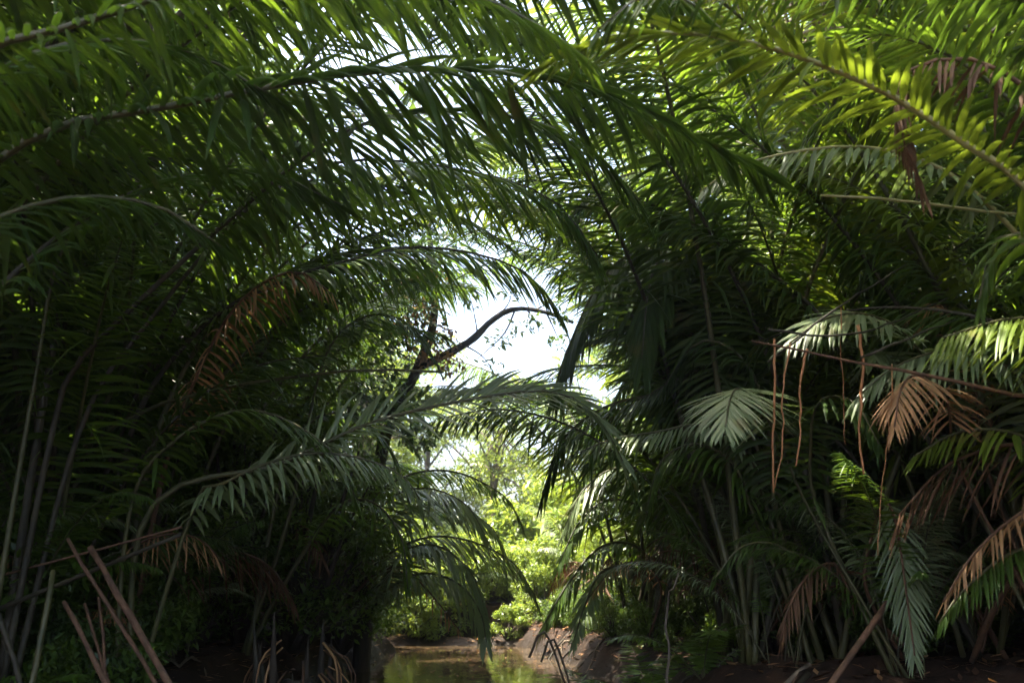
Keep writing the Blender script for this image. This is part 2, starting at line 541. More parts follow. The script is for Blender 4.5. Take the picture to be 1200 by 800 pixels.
palm((-3.7, 8.9), "palm whose frond hangs a green fringe above the bright gap", [
    ('leaf', 'stalk_dark', [(150, 520, 9), (235, 385, 9), (330, 330, 9), (400, 308, 9), (480, 290, 9), (560, 298, 9), (620, 322, 9), (655, 365, 9)],
     dict(L0=.85, w=.055, gap=.06, start=.48, droop=1.5, vang=10, r0=.035)),
    ('leaf', 'stalk', [(180, 520, 9.2), (260, 360, 9.4), (340, 270, 9.4), (430, 235, 9.4), (530, 250, 9.4), (600, 290, 9.4)],
     dict(L0=.70, w=.052, gap=.065, start=.45, droop=1.1, vang=14, r0=.035, single=False)),
    ('dead', 'stalk_brown', [(190, 560, 8.8), (235, 430, 8.6), (285, 350, 8.5), (345, 318, 8.4), (390, 345, 8.4)],
     dict(L0=.5, w=.034, gap=.07, start=.5, droop=2.2, vang=-5, r0=.03, miss=.15, twist=1.2)),
])
palm((-3.3, 8.1), "low palm with a pale upright comb of leaflets reaching out over the water", [
    ('leaf_pale', 'stalk', [(170, 606, 7.9), (330, 543, 8.0), (430, 497, 8.1), (540, 470, 8.2), (640, 458, 8.3), (695, 482, 8.4), (730, 540, 8.4)],
     dict(L0=.62, w=.045, gap=.07, start=.45, droop=.75, vang=30, roll=38, r0=.028, a0=62, a1=30)),
    ('leaf_pale', 'stalk', [(225, 600, 7.7), (265, 566, 7.6), (312, 543, 7.6), (365, 531, 7.6), (420, 536, 7.6), (470, 556, 7.6), (492, 585, 7.6)],
     dict(L0=.46, w=.045, gap=.062, start=.5, droop=1.9, vang=5, r0=.02)),
    ('leaf', 'stalk', [(150, 610, 7.8), (200, 520, 7.7), (290, 480, 7.7), (380, 520, 7.7), (420, 590, 7.7)],
     dict(L0=.5, w=.045, gap=.07, start=.45, droop=1.2, r0=.02, single=False)),
])
palm((-3.0, 14.0), "palm with sunlit fronds bowing low over the water beside the bright bushes", [
    ('leaf_pale', 'stalk', [(425, 650, 14), (470, 600, 14), (520, 592, 14), (570, 612, 14), (590, 640, 14)], dict(L0=.8, w=.05, gap=.055, start=.35, droop=1.3, vang=5, r0=.025)),
    ('leaf_pale', 'stalk', [(430, 670, 14), (490, 632, 14), (545, 632, 14), (600, 658, 14), (628, 700, 14)], dict(L0=.8, w=.05, gap=.055, start=.35, droop=1.3, vang=5, r0=.025)),
    ('leaf_pale', 'stalk', [(440, 700, 14), (490, 672, 13.8), (535, 682, 13.6), (562, 715, 13.4), (570, 752, 13.2)], dict(L0=.75, w=.05, gap=.055, start=.35, droop=1.1, vang=0, r0=.025)),
    ('leaf', 'stalk', [(430, 600, 14.5), (470, 560, 14.5), (530, 552, 14.5), (590, 580, 14.5), (612, 615, 14.5)], dict(L0=.6, w=.045, gap=.07, start=.35, droop=1.2, vang=5, r0=.03)),
    ('leaf', 'stalk', [(400, 650, 14), (390, 560, 14), (410, 500, 14), (450, 490, 14), (490, 530, 14)], dict(L0=.6, w=.045, gap=.07, start=.35, droop=1.2, r0=.03)),
    ('leaf_pale', 'stalk', [(420, 640, 13.6), (455, 585, 13.4), (500, 572, 13.2), (545, 590, 13), (570, 630, 12.9)], dict(L0=.8, w=.055, gap=.05, start=.3, droop=1.2, vang=5, r0=.022)),
    ('leaf_pale', 'stalk', [(440, 690, 13.6), (475, 645, 13.2), (515, 640, 12.9), (550, 668, 12.7), (566, 705, 12.6)], dict(L0=.75, w=.055, gap=.05, start=.3, droop=1.2, vang=5, r0=.022)),
    ('dead', 'stalk_brown', [(430, 680, 14), (470, 665, 14), (500, 690, 14), (540, 740, 13.6)], dict(L0=.35, w=.03, gap=.09, start=.5, droop=2, vang=-5, r0=.02, miss=.4)),
], single=False)
palm((-3.2, 11.2), "shaded palm with fern-like fronds hanging beside the black stump", [
    ('leaf', 'stalk', [(330, 560, 11), (370, 490, 11), (420, 490, 11), (460, 530, 11), (480, 590, 11)], dict(L0=.5, w=.045, gap=.07, start=.4, droop=1.2, r0=.025)),
    ('leaf', 'stalk', [(360, 640, 11), (400, 590, 10.8), (440, 590, 10.6), (470, 630, 10.5), (478, 690, 10.4)], dict(L0=.45, w=.045, gap=.07, start=.4, droop=1.3, r0=.025)),
    ('leaf_dark', 'stalk', [(340, 600, 11), (380, 420, 11), (430, 370, 11), (480, 380, 11), (515, 430, 11)], dict(L0=.55, w=.045, gap=.07, start=.4, droop=1.3, r0=.025)),
], single=False)

# bank of the muddy ledge
palm((4.3, 3.9), "palm with a thick pale midrib and yellow backlit leaflets, spreading from the ledge bank", [
    ('leaf_yellow', 'stalk_pale', [(1300, 330, 4.3), (1200, 215, 4.4), (1130, 168, 4.4), (1050, 115, 4.4), (960, 75, 4.3), (880, 50, 4.2), (790, 38, 4.2), (700, 46, 4.2), (630, 80, 4.2)],
     dict(L0=.5, w=.05, gap=.055, start=.52, droop=.9, vang=16, r0=.03)),
    ('leaf_dark', 'stalk', [(1380, 250, 3.9), (1270, 60, 3.9), (1130, -40, 3.9), (1000, -45, 3.9), (860, -30, 3.9), (760, -8, 3.9), (700, 35, 3.9)],
     dict(L0=.5, w=.05, gap=.07, start=.45, droop=1.8, vang=0, r0=.03)),
    ('leaf_dark', 'stalk', [(1420, 220, 4.9), (1250, -20, 5.0), (1050, -110, 5.1), (850, -115, 5.1), (660, -75, 5.1), (520, -5, 5.1)],
     dict(L0=.85, w=.05, gap=.055, start=.45, droop=1.6, vang=4, r0=.03)),
    ('dead_dark', 'stalk_brown', [(1330, 300, 4.6), (1230, 130, 4.7), (1140, 70, 4.7), (1060, 85, 4.7), (1050, 130, 4.7), (1080, 225, 4.7)],
     dict(L0=.42, w=.03, gap=.05, start=.6, droop=2.2, vang=-10, r0=.025, miss=.2, twist=1)),
    ('leaf', 'stalk', [(1340, 420, 4.5), (1260, 330, 4.6), (1205, 275, 4.7), (1165, 285, 4.8), (1148, 350, 4.8)],
     dict(L0=.5, w=.06, gap=.07, start=.5, droop=1.4, vang=0, r0=.025)),
])
palm((4.9, 6.4), "palm with silvery hanging leaflets on a level frond above the dead orange leaf", [
    ('leaf_pale', 'stalk_pale', [(1290, 420, 6.5), (1200, 285, 6.5), (1120, 208, 6.4), (1050, 178, 6.4), (985, 172, 6.3), (920, 180, 6.3), (865, 195, 6.3), (820, 225, 6.3)],
     dict(L0=.42, w=.06, gap=.075, start=.58, droop=1.9, vang=2, r0=.03)),
    ('leaf', 'stalk', [(1290, 300, 6.2), (1210, 150, 6.2), (1130, 75, 6.2), (1040, 40, 6.2), (950, 50, 6.2), (890, 95, 6.2)],
     dict(L0=.7, w=.055, gap=.07, start=.45, droop=.9, vang=12, r0=.03)),
    ('leaf', 'stalk', [(1250, 340, 6.6), (1180, 200, 6.8), (1120, 110, 7), (1040, 95, 7.2), (960, 140, 7.4), (920, 200, 7.5)],
     dict(L0=.7, w=.055, gap=.07, start=.45, droop=1.0, vang=12, r0=.03)),
    ('leaf', 'stalk', [(1270, 330, 6.3), (1230, 120, 6.2), (1210, 20, 6.2), (1150, -20, 6.2), (1080, 10, 6.2)],
     dict(L0=.7, w=.055, gap=.07, start=.45, droop=.9, vang=12, r0=.03)),
])
palm((2.75, 10.6), "tall palm with a dark drooping crown hanging over the right of the bright gap".replace("the right of ", ""), [
    ('leaf_dark', 'stalk', [(835, 560, 10.6), (830, 420, 10.4), (810, 320, 10.2), (765, 288, 10), (712, 318, 9.8), (675, 385, 9.7), (652, 450, 9.6)],
     dict(L0=1.15, w=.075, gap=.042, start=.46, droop=1.9, vang=6, r0=.035)),
    ('leaf_dark', 'stalk', [(840, 540, 10.4), (835, 400, 10), (815, 310, 9.6), (785, 290, 9.3), (762, 330, 9.1), (752, 420, 9)],
     dict(L0=1.1, w=.075, gap=.042, start=.46, droop=1.7, vang=6, r0=.035)),
    ('leaf', 'stalk', [(850, 560, 10.5), (850, 380, 10), (825, 260, 9.6), (765, 205, 9.3), (700, 220, 9), (650, 285, 8.9)],
     dict(L0=.85, w=.058, gap=.058, start=.48, droop=1.7, vang=10, r0=.04)),
    ('leaf', 'stalk', [(880, 520, 10.6), (905, 300, 10.4), (885, 130, 10.2), (800, 35, 10), (680, 12, 10), (560, 45, 10), (480, 105, 10)],
     dict(L0=1.0, w=.055, gap=.055, start=.42, droop=1.4, vang=8, r0=.035, single=False)),
    ('leaf_yellow', 'stalk', [(855, 560, 10.8), (865, 400, 10.8), (862, 305, 10.8), (890, 262, 10.8), (930, 285, 10.8)],
     dict(L0=.75, w=.055, gap=.065, start=.45, droop=1.2, vang=8, r0=.035)),
    ('leaf_dark', 'stalk', [(860, 580, 10.8), (880, 440, 10.6), (890, 330, 10.2), (850, 270, 10), (800, 262, 9.8), (740, 300, 9.6)],
     dict(L0=.8, w=.058, gap=.06, start=.45, droop=1.5, vang=8, r0=.035, single=False)),
    ('leaf_dark', 'stalk_dark', [(840, 600, 11), (815, 480, 11.2), (760, 436, 11.4), (690, 428, 11.6), (625, 440, 11.8), (565, 475, 12)],
     dict(L0=.6, w=.036, gap=.075, start=.42, droop=.8, vang=15, r0=.025, single=False, a0=55)),
    ('leaf_dark', 'stalk', [(830, 590, 10.8), (805, 480, 11), (775, 430, 11.2), (735, 440, 11.4), (712, 500, 11.5)],
     dict(L0=.7, w=.055, gap=.06, start=.4, droop=1.6, vang=8, r0=.035, single=False)),
])
palm((3.0, 9.2), "palm with a short silver-tipped frond pointing across the creek under the dark crown", [
    ('leaf_pale', 'stalk', [(900, 600, 9.2), (875, 530, 9.1), (825, 498, 9), (770, 506, 8.9), (715, 515, 8.8), (668, 535, 8.7)],
     dict(L0=.36, w=.05, gap=.055, start=.42, droop=1.9, vang=5, r0=.025)),
    ('leaf_dark', 'stalk', [(905, 590, 9.4), (870, 490, 9.6), (800, 462, 9.8), (715, 474, 10), (660, 515, 10.2), (635, 580, 10.3)],
     dict(L0=.75, w=.055, gap=.06, start=.42, droop=1.9, vang=5, r0=.03)),
    ('leaf', 'stalk', [(890, 620, 9.2), (860, 545, 9.2), (815, 520, 9.2), (775, 540, 9.2), (760, 590, 9.2)],
     dict(L0=.6, w=.05, gap=.06, start=.4, droop=1.8, vang=5, r0=.025, single=False)),
    ('leaf_dark', 'stalk', [(910, 600, 9), (905, 500, 8.8), (870, 420, 8.8), (820, 400, 9), (780, 450, 9.2)],
     dict(L0=.6, w=.05, gap=.06, start=.4, droop=1.8, vang=5, r0=.025, single=False)),
])
palm((3.3, 7.9), "palm holding out a white-lit frond like an open fan near the hanging brown stems", [
    ('leaf_pale', 'stalk', [(950, 600, 8), (915, 520, 7.8), (885, 468, 7.4), (866, 455, 7.0), (856, 466, 6.6), (850, 500, 6.2)],
     dict(L0=.56, w=.030, gap=.046, start=.58, droop=.75, vang=0, r0=.010, a0=95, a1=25, miss=.1)),
    ('leaf_dark', 'stalk', [(960, 600, 8), (950, 520, 7.8), (960, 470, 7.5), (1000, 470, 7.2), (1030, 520, 7)],
     dict(L0=.45, w=.045, gap=.06, start=.45, droop=1.3, vang=0, r0=.02, single=False)),
])
palm((4.3, 7.3), "palm with broad pale fronds spread behind the slanting bare brown stalk", [
    ('leaf_pale', 'stalk', [(1150, 600, 7.4), (1110, 470, 7.3), (1065, 395, 7.1), (1015, 368, 6.9), (965, 374, 6.7), (925, 402, 6.6)],
     dict(L0=.60, w=.046, gap=.055, start=.48, droop=.9, vang=14, roll=-30, r0=.016)),
    ('leaf_pale', 'stalk', [(1230, 580, 7.2), (1215, 470, 7.0), (1160, 418, 6.9), (1100, 412, 6.8), (1045, 432, 6.7), (1005, 465, 6.7)],
     dict(L0=.58, w=.046, gap=.055, start=.40, droop=1.2, vang=10, roll=-22, r0=.016)),
    ('leaf_yellow', 'stalk', [(1260, 640, 7), (1240, 550, 6.9), (1190, 508, 6.8), (1125, 506, 6.8), (1070, 535, 6.8)],
     dict(L0=.45, w=.045, gap=.055, start=.4, droop=1.5, vang=5, r0=.022)),
    ('dead', 'stalk_brown', [(1130, 560, 7), (1110, 470, 6.7), (1075, 440, 6.5), (1056, 455, 6.2), (1048, 500, 6.0)],
     dict(L0=.44, w=.021, gap=.036, start=.62, droop=1.5, vang=-5, r0=.012, miss=.2, twist=2.0, a0=95)),
    ('dead', 'stalk_brown', [(1160, 560, 7.6), (1140, 440, 7.6), (1110, 365, 7.6), (1085, 362, 7.6), (1070, 390, 7.6)],
     dict(L0=.45, w=.022, gap=.04, start=.6, droop=1.2, vang=0, r0=.012, miss=.15, twist=1.5)),
])
palm((3.6, 8.4), "low palm with one long frond hanging straight down to the mud ledge", [
    ('leaf_pale', 'stalk_brown', [(1015, 690, 8.1), (1022, 625, 7.9), (1036, 588, 7.7), (1050, 612, 7.55), (1060, 680, 7.5), (1072, 768, 7.45)],
     dict(L0=.44, w=.026, gap=.034, start=.42, droop=.5, vang=5, roll=0, r0=.014, a0=56, a1=24)),
    ('dead_dark', 'stalk_brown', [(990, 690, 8.3), (980, 660, 8.2), (950, 670, 8.1), (925, 710, 8.0), (915, 750, 8.0)],
     dict(L0=.42, w=.03, gap=.05, start=.35, droop=1.2, vang=0, r0=.014, miss=.1)),
    ('leaf_dark', 'stalk', [(960, 680, 8.4), (915, 640, 8.3), (870, 640, 8.2), (835, 680, 8.2)],
     dict(L0=.35, w=.04, gap=.06, start=.3, droop=1.2, vang=0, r0=.014, single=False)),
])
palm((4.8, 7.0), "palm with a half-withered red-brown frond dipping to the ledge", [
    ('dead', 'stalk_brown', [(1290, 640, 6.8), (1240, 585, 6.7), (1190, 605, 6.6), (1140, 650, 6.5), (1105, 705, 6.5)],
     dict(L0=.32, w=.028, gap=.05, start=.3, droop=1.5, vang=0, r0=.014, miss=.3, twist=1.5)),
    ('leaf', 'stalk', [(1280, 660, 6.9), (1225, 640, 6.8), (1180, 650, 6.7), (1130, 690, 6.6), (1100, 730, 6.6)],
     dict(L0=.34, w=.035, gap=.05, start=.35, droop=1.4, vang=0, r0=.016)),
])
palm((2.0, 13.2), "palm with blue-green fronds sweeping down to the water opposite the sunlit fronds", [
    ('leaf', 'stalk', [(775, 640, 13.2), (755, 598, 13.2), (715, 585, 13), (680, 610, 12.8), (655, 660, 12.6)], dict(L0=.65, w=.05, gap=.055, start=.3, droop=1.3, vang=5, r0=.03)),
    ('leaf', 'stalk', [(770, 680, 13.2), (745, 640, 13.2), (705, 640, 13), (668, 680, 12.8), (632, 740, 12.6)], dict(L0=.6, w=.05, gap=.055, start=.3, droop=1.1, vang=5, r0=.03)),
    ('leaf_pale', 'stalk', [(770, 690, 13.2), (740, 665, 13.2), (705, 670, 12.9), (685, 710, 12.6), (672, 752, 12.4)], dict(L0=.5, w=.05, gap=.06, start=.3, droop=1.1, vang=5, r0=.03)),
    ('leaf_pale', 'stalk', [(785, 650, 13), (765, 570, 12.9), (725, 548, 12.8), (685, 572, 12.6), (660, 620, 12.5)], dict(L0=.8, w=.055, gap=.05, start=.3, droop=1.3, vang=5, r0=.022)),
    ('dead', 'stalk_brown', [(775, 690, 13), (750, 660, 12.8), (720, 665, 12.6), (690, 700, 12.5)], dict(L0=.3, w=.022, gap=.08, start=.4, droop=1.8, vang=0, r0=.014, miss=.35, twist=1.2)),
    ('leaf_dark', 'stalk', [(790, 640, 13.4), (795, 540, 13.4), (760, 500, 13.4), (700, 530, 13.4), (670, 590, 13.4)], dict(L0=.7, w=.05, gap=.06, start=.35, droop=1.5, vang=5, r0=.03)),
], single=False)

# ------------------------------------------------------------------ thicket of palms on both banks and behind the camera
tr = random.Random(11)
G_T = "palms of the thicket on both banks"
T_LABEL = "dense green palm crowding the thicket behind the creekside fronds"
for i in range(62):
    sgn = -1 if i % 2 else 1
    y = 4 + 20 * ((i * 0.618034) % 1) + tr.uniform(-.8, .8)
    off = tr.uniform(1.0, 8.5)
    yy = min(max(y, 0), 21)
    x = creek_c(yy) + sgn * (creek_w(yy) + off) if y < 22 else sgn * tr.uniform(1.8, 8)
    if y > 17.5: x += sgn * 2.6
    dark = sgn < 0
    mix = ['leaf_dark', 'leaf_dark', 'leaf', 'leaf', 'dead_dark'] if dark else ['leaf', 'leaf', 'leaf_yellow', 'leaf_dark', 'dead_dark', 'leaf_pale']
    r_ = thicket_palm(x, y, tr, T_LABEL, G_T, mix)
    if r_:
        dd = any(c.data.materials[0].name in ("dead_palm_leaf", "rotting_palm_leaf") for c in r_.children)
        bank = "bank of cut stalks" if dark else "bank of the mud ledge"
        tag(r_, ("thicket palm with withered brown fronds among green ones on the " if dd else "all-green thicket palm crowding behind the front fronds on the ") + bank,
            "palm", "thicket palms on the " + bank)

for i in range(34):
    sgn = -1 if i % 2 else 1
    y = 5 + 12 * ((i * 0.618034 + .3) % 1) + tr.uniform(-.6, .6)
    yy = min(max(y, 0), 21)
    x = creek_c(yy) + sgn * (creek_w(yy) + tr.uniform(.8, 4.2))
    bank = "bank of the mud ledge" if sgn > 0 else "bank of cut stalks"
    thicket_palm(x, y, tr, "towering palm arching high fronds into the canopy from the " + bank, "tall canopy palms of the " + bank,
                 ['tall', 'tall', 'tall', 'tall_dark', 'tall_dark', 'tall_yellow'] if sgn > 0 else ['tall', 'tall_dark'], (6, 9), (.85, 1.1))

for (x, y) in ((-2.2, 24.0), (1.9, 23.6), (-3.8, 25.5), (3.2, 25.5), (0.2, 27.0)):
    thicket_palm(x, y, tr, "bright sunlit palm among the bushes at the bend of the creek", "sunlit palms at the bend", ['leaf_yellow', 'leaf_yellow', 'leaf_pale'], (8, 11), (.45, .7), check=False)
ur = random.Random(77)
for i in range(34):
    sgn = -1 if i % 2 else 1
    y = ur.uniform(7.0, 12.5)
    x = creek_c(y) + sgn * (creek_w(y) + ur.uniform(1.0, 3.6))
    bank = "bank of the mud ledge" if sgn > 0 else "bank of cut stalks"
    thicket_palm(x, y, ur, "young waist-high palm sprouting between the stalks on the " + bank, "young palms on the " + bank,
                 ['leaf', 'leaf', 'leaf_pale', 'leaf_dark'], (6, 9), (.26, .48))
skirts = [o for o in list(COL.objects) if o.name.startswith("nipa_palm") and "thicket" in o["label"]]
for r_ in skirts:
    for k in range(4):
        me, path = tr.choice(VAR['dead_dark'] + VAR['dead'][:1])
        a = tr.uniform(0, 6.28); s_ = tr.uniform(.35, .75)
        Mx = Matrix.Translation((0, 0, tr.uniform(0, .5))) @ Matrix.Rotation(a, 4, 'Z') @ Matrix.Scale(s_, 4)
        W = Matrix.Translation(r_.location) @ Mx
        if not clear_of_view([W @ p for p in path]): continue
        o = obj("dead_frond", me, r_); o.matrix_local = Mx

# ------------------------------------------------------------------ bushes and trees
def leaf_cloud(mb, centers, n, size, rng, mi=0, flatten=.8, shell=.45):
    """many pointed leaves spread through clumps"""
    k = len(centers)
    for i in range(n):
        c, r = centers[rng.randrange(k)]
        v = Vector((rng.gauss(0, 1), rng.gauss(0, 1), rng.gauss(0, 1))).normalized()
        rr = r * (shell + (1 - shell) * rng.random() ** .6)
        p = c + Vector((v.x * rr, v.y * rr, v.z * rr * flatten))
        d = Vector((rng.gauss(0, 1), rng.gauss(0, 1), rng.gauss(-.35, .7))).normalized()
        s = d.cross(Vector((rng.gauss(0, .5), rng.gauss(0, .5), 1)))
        if s.length < .01: continue
        s.normalize()
        L = size * rng.uniform(.6, 1.35); w = L * rng.uniform(.3, .45)
        nrm = s.cross(d)
        mb.add([p, p + d * L * .45 + s * w * .5 - nrm * L * .06, p + d * L - nrm * L * .12, p + d * L * .45 - s * w * .5 - nrm * L * .06], [(0, 1, 2, 3)], mi)

def bush_variant(rng, leafm, h, r, nleaf, size, nclump=16):
    st = MB(); cl = []
    for i in range(nclump):
        a = rng.uniform(0, 6.28); rad = r * rng.random() ** .5 * .8
        z = h * rng.uniform(.15, .92) * (1 - .3 * (rad / r))
        tip = Vector((math.cos(a) * rad, math.sin(a) * rad, z))
        cl.append((tip, r * rng.uniform(.18, .36)))
        mid = tip * .5 + Vector((rng.uniform(-.1, .1), rng.uniform(-.1, .1), .05))
        tube(st, [Vector((0, 0, 0)), mid, tip], [.02 * h, .012 * h, .003 * h], 5)
    lf = MB()
    leaf_cloud(lf, cl, nleaf, size, rng)
    return st.mesh("stem", [M['bark']]), lf.mesh("foliage", [M[leafm]])

br = random.Random(3)
BUSH = {
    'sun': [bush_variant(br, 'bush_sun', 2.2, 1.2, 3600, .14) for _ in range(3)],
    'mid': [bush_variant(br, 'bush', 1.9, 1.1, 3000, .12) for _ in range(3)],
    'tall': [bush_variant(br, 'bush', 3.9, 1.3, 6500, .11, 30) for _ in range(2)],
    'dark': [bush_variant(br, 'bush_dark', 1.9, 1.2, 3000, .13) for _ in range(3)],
}

def bush(kind, x, y, rng, label, group, s=1.0, sz=None, z=None):
    root = empty("bush", (x, y, (ground_z(x, y) if z is None else z) - .05), label, "bush", group)
    a, b = rng.choice(BUSH[kind])
    obj("stem", a, root); obj("foliage", b, root)
    root.rotation_euler.z = rng.uniform(0, 6.28)
    root.scale = (s, s, s * (sz or rng.uniform(.8, 1.25)))
    return root

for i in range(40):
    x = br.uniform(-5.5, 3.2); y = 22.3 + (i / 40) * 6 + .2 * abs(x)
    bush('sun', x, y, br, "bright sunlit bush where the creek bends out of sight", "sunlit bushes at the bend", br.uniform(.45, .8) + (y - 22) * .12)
for i in range(40):
    sgn = -1 if i % 2 else 1
    y = br.uniform(10.5, 21.5)
    x = creek_c(y) + sgn * (creek_w(y) + br.uniform(.55, 1.8) + (.5 if y < 16 else 0))
    bush('mid', x, y, br, "green leafy bush low on the " + ("mud ledge bank" if sgn > 0 else "bank of cut stalks") + " by the water", "low bushes on the " + ("mud ledge bank" if sgn > 0 else "cut stalk bank"), br.uniform(.3, .75))
for i in range(22):
    x = -10 + i * .62 + br.uniform(-.4, .4); y = br.uniform(27, 32)
    bush('sun' if i % 4 else 'mid', x, y, br, "bright sunlit bush where the creek bends out of sight", "sunlit bushes at the bend", br.uniform(1.2, 1.8))
for i in range(14):
    y = 12.5 + i * .62
    bush('mid', creek_c(y) + creek_w(y) + br.uniform(.35, .9), y, br, "small bush overhanging the water's edge on the mud ledge bank", "small bushes at the edge of the mud ledge bank", br.uniform(.2, .42))
for i in range(14):
    p = Vector((br.uniform(-5.6, -3.2), br.uniform(7.4, 9.6), 0))
    bush('mid' if i % 3 else 'dark', p.x, p.y, br, "leafy bush filling the gaps behind the cut stalks", "bushes behind the cut stalks", br.uniform(.4, .95))
for i in range(22):
    sgn = -1 if i % 2 else 1
    y = br.uniform(8.0, 11.5)
    x = creek_c(y) + sgn * (creek_w(y) + br.uniform(1.2, 3.2))
    bush('mid', x, y, br, "green leafy bush low on the " + ("mud ledge bank" if sgn > 0 else "bank of cut stalks") + " by the water", "low bushes on the " + ("mud ledge bank" if sgn > 0 else "cut stalk bank"), br.uniform(.28, .62))
for i in range(46):
    sgn = -1 if i % 2 else 1
    y = br.uniform(5.5, 22)
    yy = min(y, 20)
    x = creek_c(yy) + sgn * (creek_w(yy) + br.uniform(2.6, 7.5))
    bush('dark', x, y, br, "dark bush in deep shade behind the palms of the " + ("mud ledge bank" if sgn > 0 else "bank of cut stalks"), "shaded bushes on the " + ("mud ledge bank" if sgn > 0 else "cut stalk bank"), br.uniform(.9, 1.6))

def tree_variant(rng, leafm, h, r, nleaf, size):
    tk = MB()
    bend = rng.uniform(-.6, .6)
    trunk = [Vector((bend * math.sin(t * 2.2), .2 * math.sin(t * 3), t * h * .8)) for t in [k / 8 for k in range(9)]]
    tube(tk, trunk, [.022 * h * (1 - .75 * k / 8) + .01 for k in range(9)], 8, lump=.08, rng=rng)
    cl = []
    for i in range(26):
        b = trunk[rng.randint(4, 8)]
        a = rng.uniform(0, 6.28); rad = r * rng.random() ** .5
        tip = Vector((b.x + math.cos(a) * rad, b.y + math.sin(a) * rad, h * rng.uniform(.42, 1.0)))
        tube(tk, [b, b.lerp(tip, .5) + Vector((0, 0, .2)), tip], [.006 * h, .004 * h, .0012 * h], 5)
        cl.append((tip, r * rng.uniform(.16, .34)))
    lf = MB()
    leaf_cloud(lf, cl, nleaf, size, rng, flatten=.7)
    return tk.mesh("trunk", [M['bark_grey']]), lf.mesh("crown", [M[leafm]])

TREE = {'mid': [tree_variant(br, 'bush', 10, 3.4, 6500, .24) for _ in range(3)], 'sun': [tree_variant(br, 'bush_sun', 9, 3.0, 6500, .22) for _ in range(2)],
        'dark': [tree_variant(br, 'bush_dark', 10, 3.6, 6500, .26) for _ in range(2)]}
def tree(kind, x, y, s, rng, label, group):
    root = empty("jungle_tree", (x, y, ground_z(x, y) - .1), label, "tree", group)
    a, b = rng.choice(TREE[kind])
    obj("trunk", a, root); obj("crown", b, root)
    root.rotation_euler.z = rng.uniform(0, 6.28)
    root.scale = (s, s, s * rng.uniform(.9, 1.15))
    return root
for i in range(32):
    sgn = -1 if i % 2 else 1
    y = br.uniform(-2, 34)
    x = sgn * br.uniform(9, 17)
    tree(br.choice(['mid', 'dark', 'dark']), x, y, br.uniform(.85, 1.3), br, "tall leafy jungle tree rising behind the palms of the " + ("mud ledge bank" if sgn > 0 else "bank of cut stalks"), "jungle trees behind the " + ("mud ledge bank" if sgn > 0 else "cut stalk bank"))
for i in range(22):
    x = br.uniform(-14, 16); y = br.uniform(30, 42)
    c = abs(x + .5 - 0.02 * y)
    s = .80 + .06 * c if c < 9 else br.uniform(1, 1.3)
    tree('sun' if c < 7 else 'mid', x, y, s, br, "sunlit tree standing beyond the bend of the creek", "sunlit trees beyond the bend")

def canopy_variant(rng, leafm, h, r, nleaf, size):
    tk = MB()
    ph = rng.uniform(0, 6)
    trunk = [Vector((.5 * math.sin(t * 2.6 + ph) - .5 * math.sin(ph), .35 * math.sin(t * 3.4 + ph) - .35 * math.sin(ph), t * h * .82)) for t in [k / 10 for k in range(11)]]
    tube(tk, trunk, [.016 * h * (1 - .7 * k / 10) + .01 for k in range(11)], 9, lump=.08, rng=rng)
    cl = []
    for i in range(44):
        b = trunk[rng.randint(6, 10)]
        a = rng.uniform(0, 6.28); rad = r * rng.random() ** .5
        tip = Vector((b.x + math.cos(a) * rad, b.y + math.sin(a) * rad, h * rng.uniform(.56, 1.0)))
        tube(tk, [b, b.lerp(tip, .5) + Vector((0, 0, .4)), tip], [.005 * h, .003 * h, .001 * h], 5)
        cl.append((tip, r * rng.uniform(.12, .26)))
    lf = MB()
    leaf_cloud(lf, cl, nleaf, size, rng, flatten=.6)
    return tk.mesh("trunk", [M['bark_grey']]), lf.mesh("crown", [M[leafm]])
TREE['thin'] = [canopy_variant(br, m, 15, 5.4, 7500, .25) for m in ('bush', 'bush_sun')]
TREE['canopy'] = [canopy_variant(br, m, 15, 5.2, 13000, .26) for m in ('bush', 'bush', 'bush_dark')]
for (x, y, s_) in ((7.5, 17, .9), (9.6, 24.5, 1.0), (-8, 9, .9), (-7.5, 3.5, .9), (-5.6, 2.6, 1.0), (-5.7, 7.4, 1.1), (-10, 13, 1.0), (-12, 19, .9), (9, 20, 1.0), (-12, 29, 1.0), (9, 29, 1.0)):  # nearest ones are out of view, added to shade the upper fronds
    tree('canopy', x, y, s_, br, "tall spreading tree with a high crown roofing the " + ("mud ledge bank" if x > 0 else "bank of cut stalks"), "high-crowned trees of the " + ("mud ledge bank" if x > 0 else "cut stalk bank"))

for (x, y, s_) in ((6.0, 8.0, 1.0), (5.4, 15.5, 1.05), (5.4, 5.0, .95), (5.6, 11.5, .95), (-4.8, 11.5, .95)):  # several put in to dim the upper fronds with their shade
    tree('thin', x, y, s_, br, "thin-crowned tree letting sky sparkle through above the creek", "thin-crowned trees over the creek")

# ------------------------------------------------------------------ fallen, broken and hanging things
def stick(name, pts, r, m, label, cat, group=None, taper=.6, lump=.08, sides=7, bump=0):
    P, _ = spline(pts, 14)
    P = [p + Vector((hr.uniform(-bump, bump), hr.uniform(-bump, bump), hr.uniform(-bump, bump))) for p in P]
    base = P[0].copy()
    b = MB()
    tube(b, [p - base for p in P], [r * (1 - (1 - taper) * k / 13) for k in range(14)], sides, lump=lump, rng=hr)
    return tag(b.build(name, M[m], loc=base), label, cat, group)

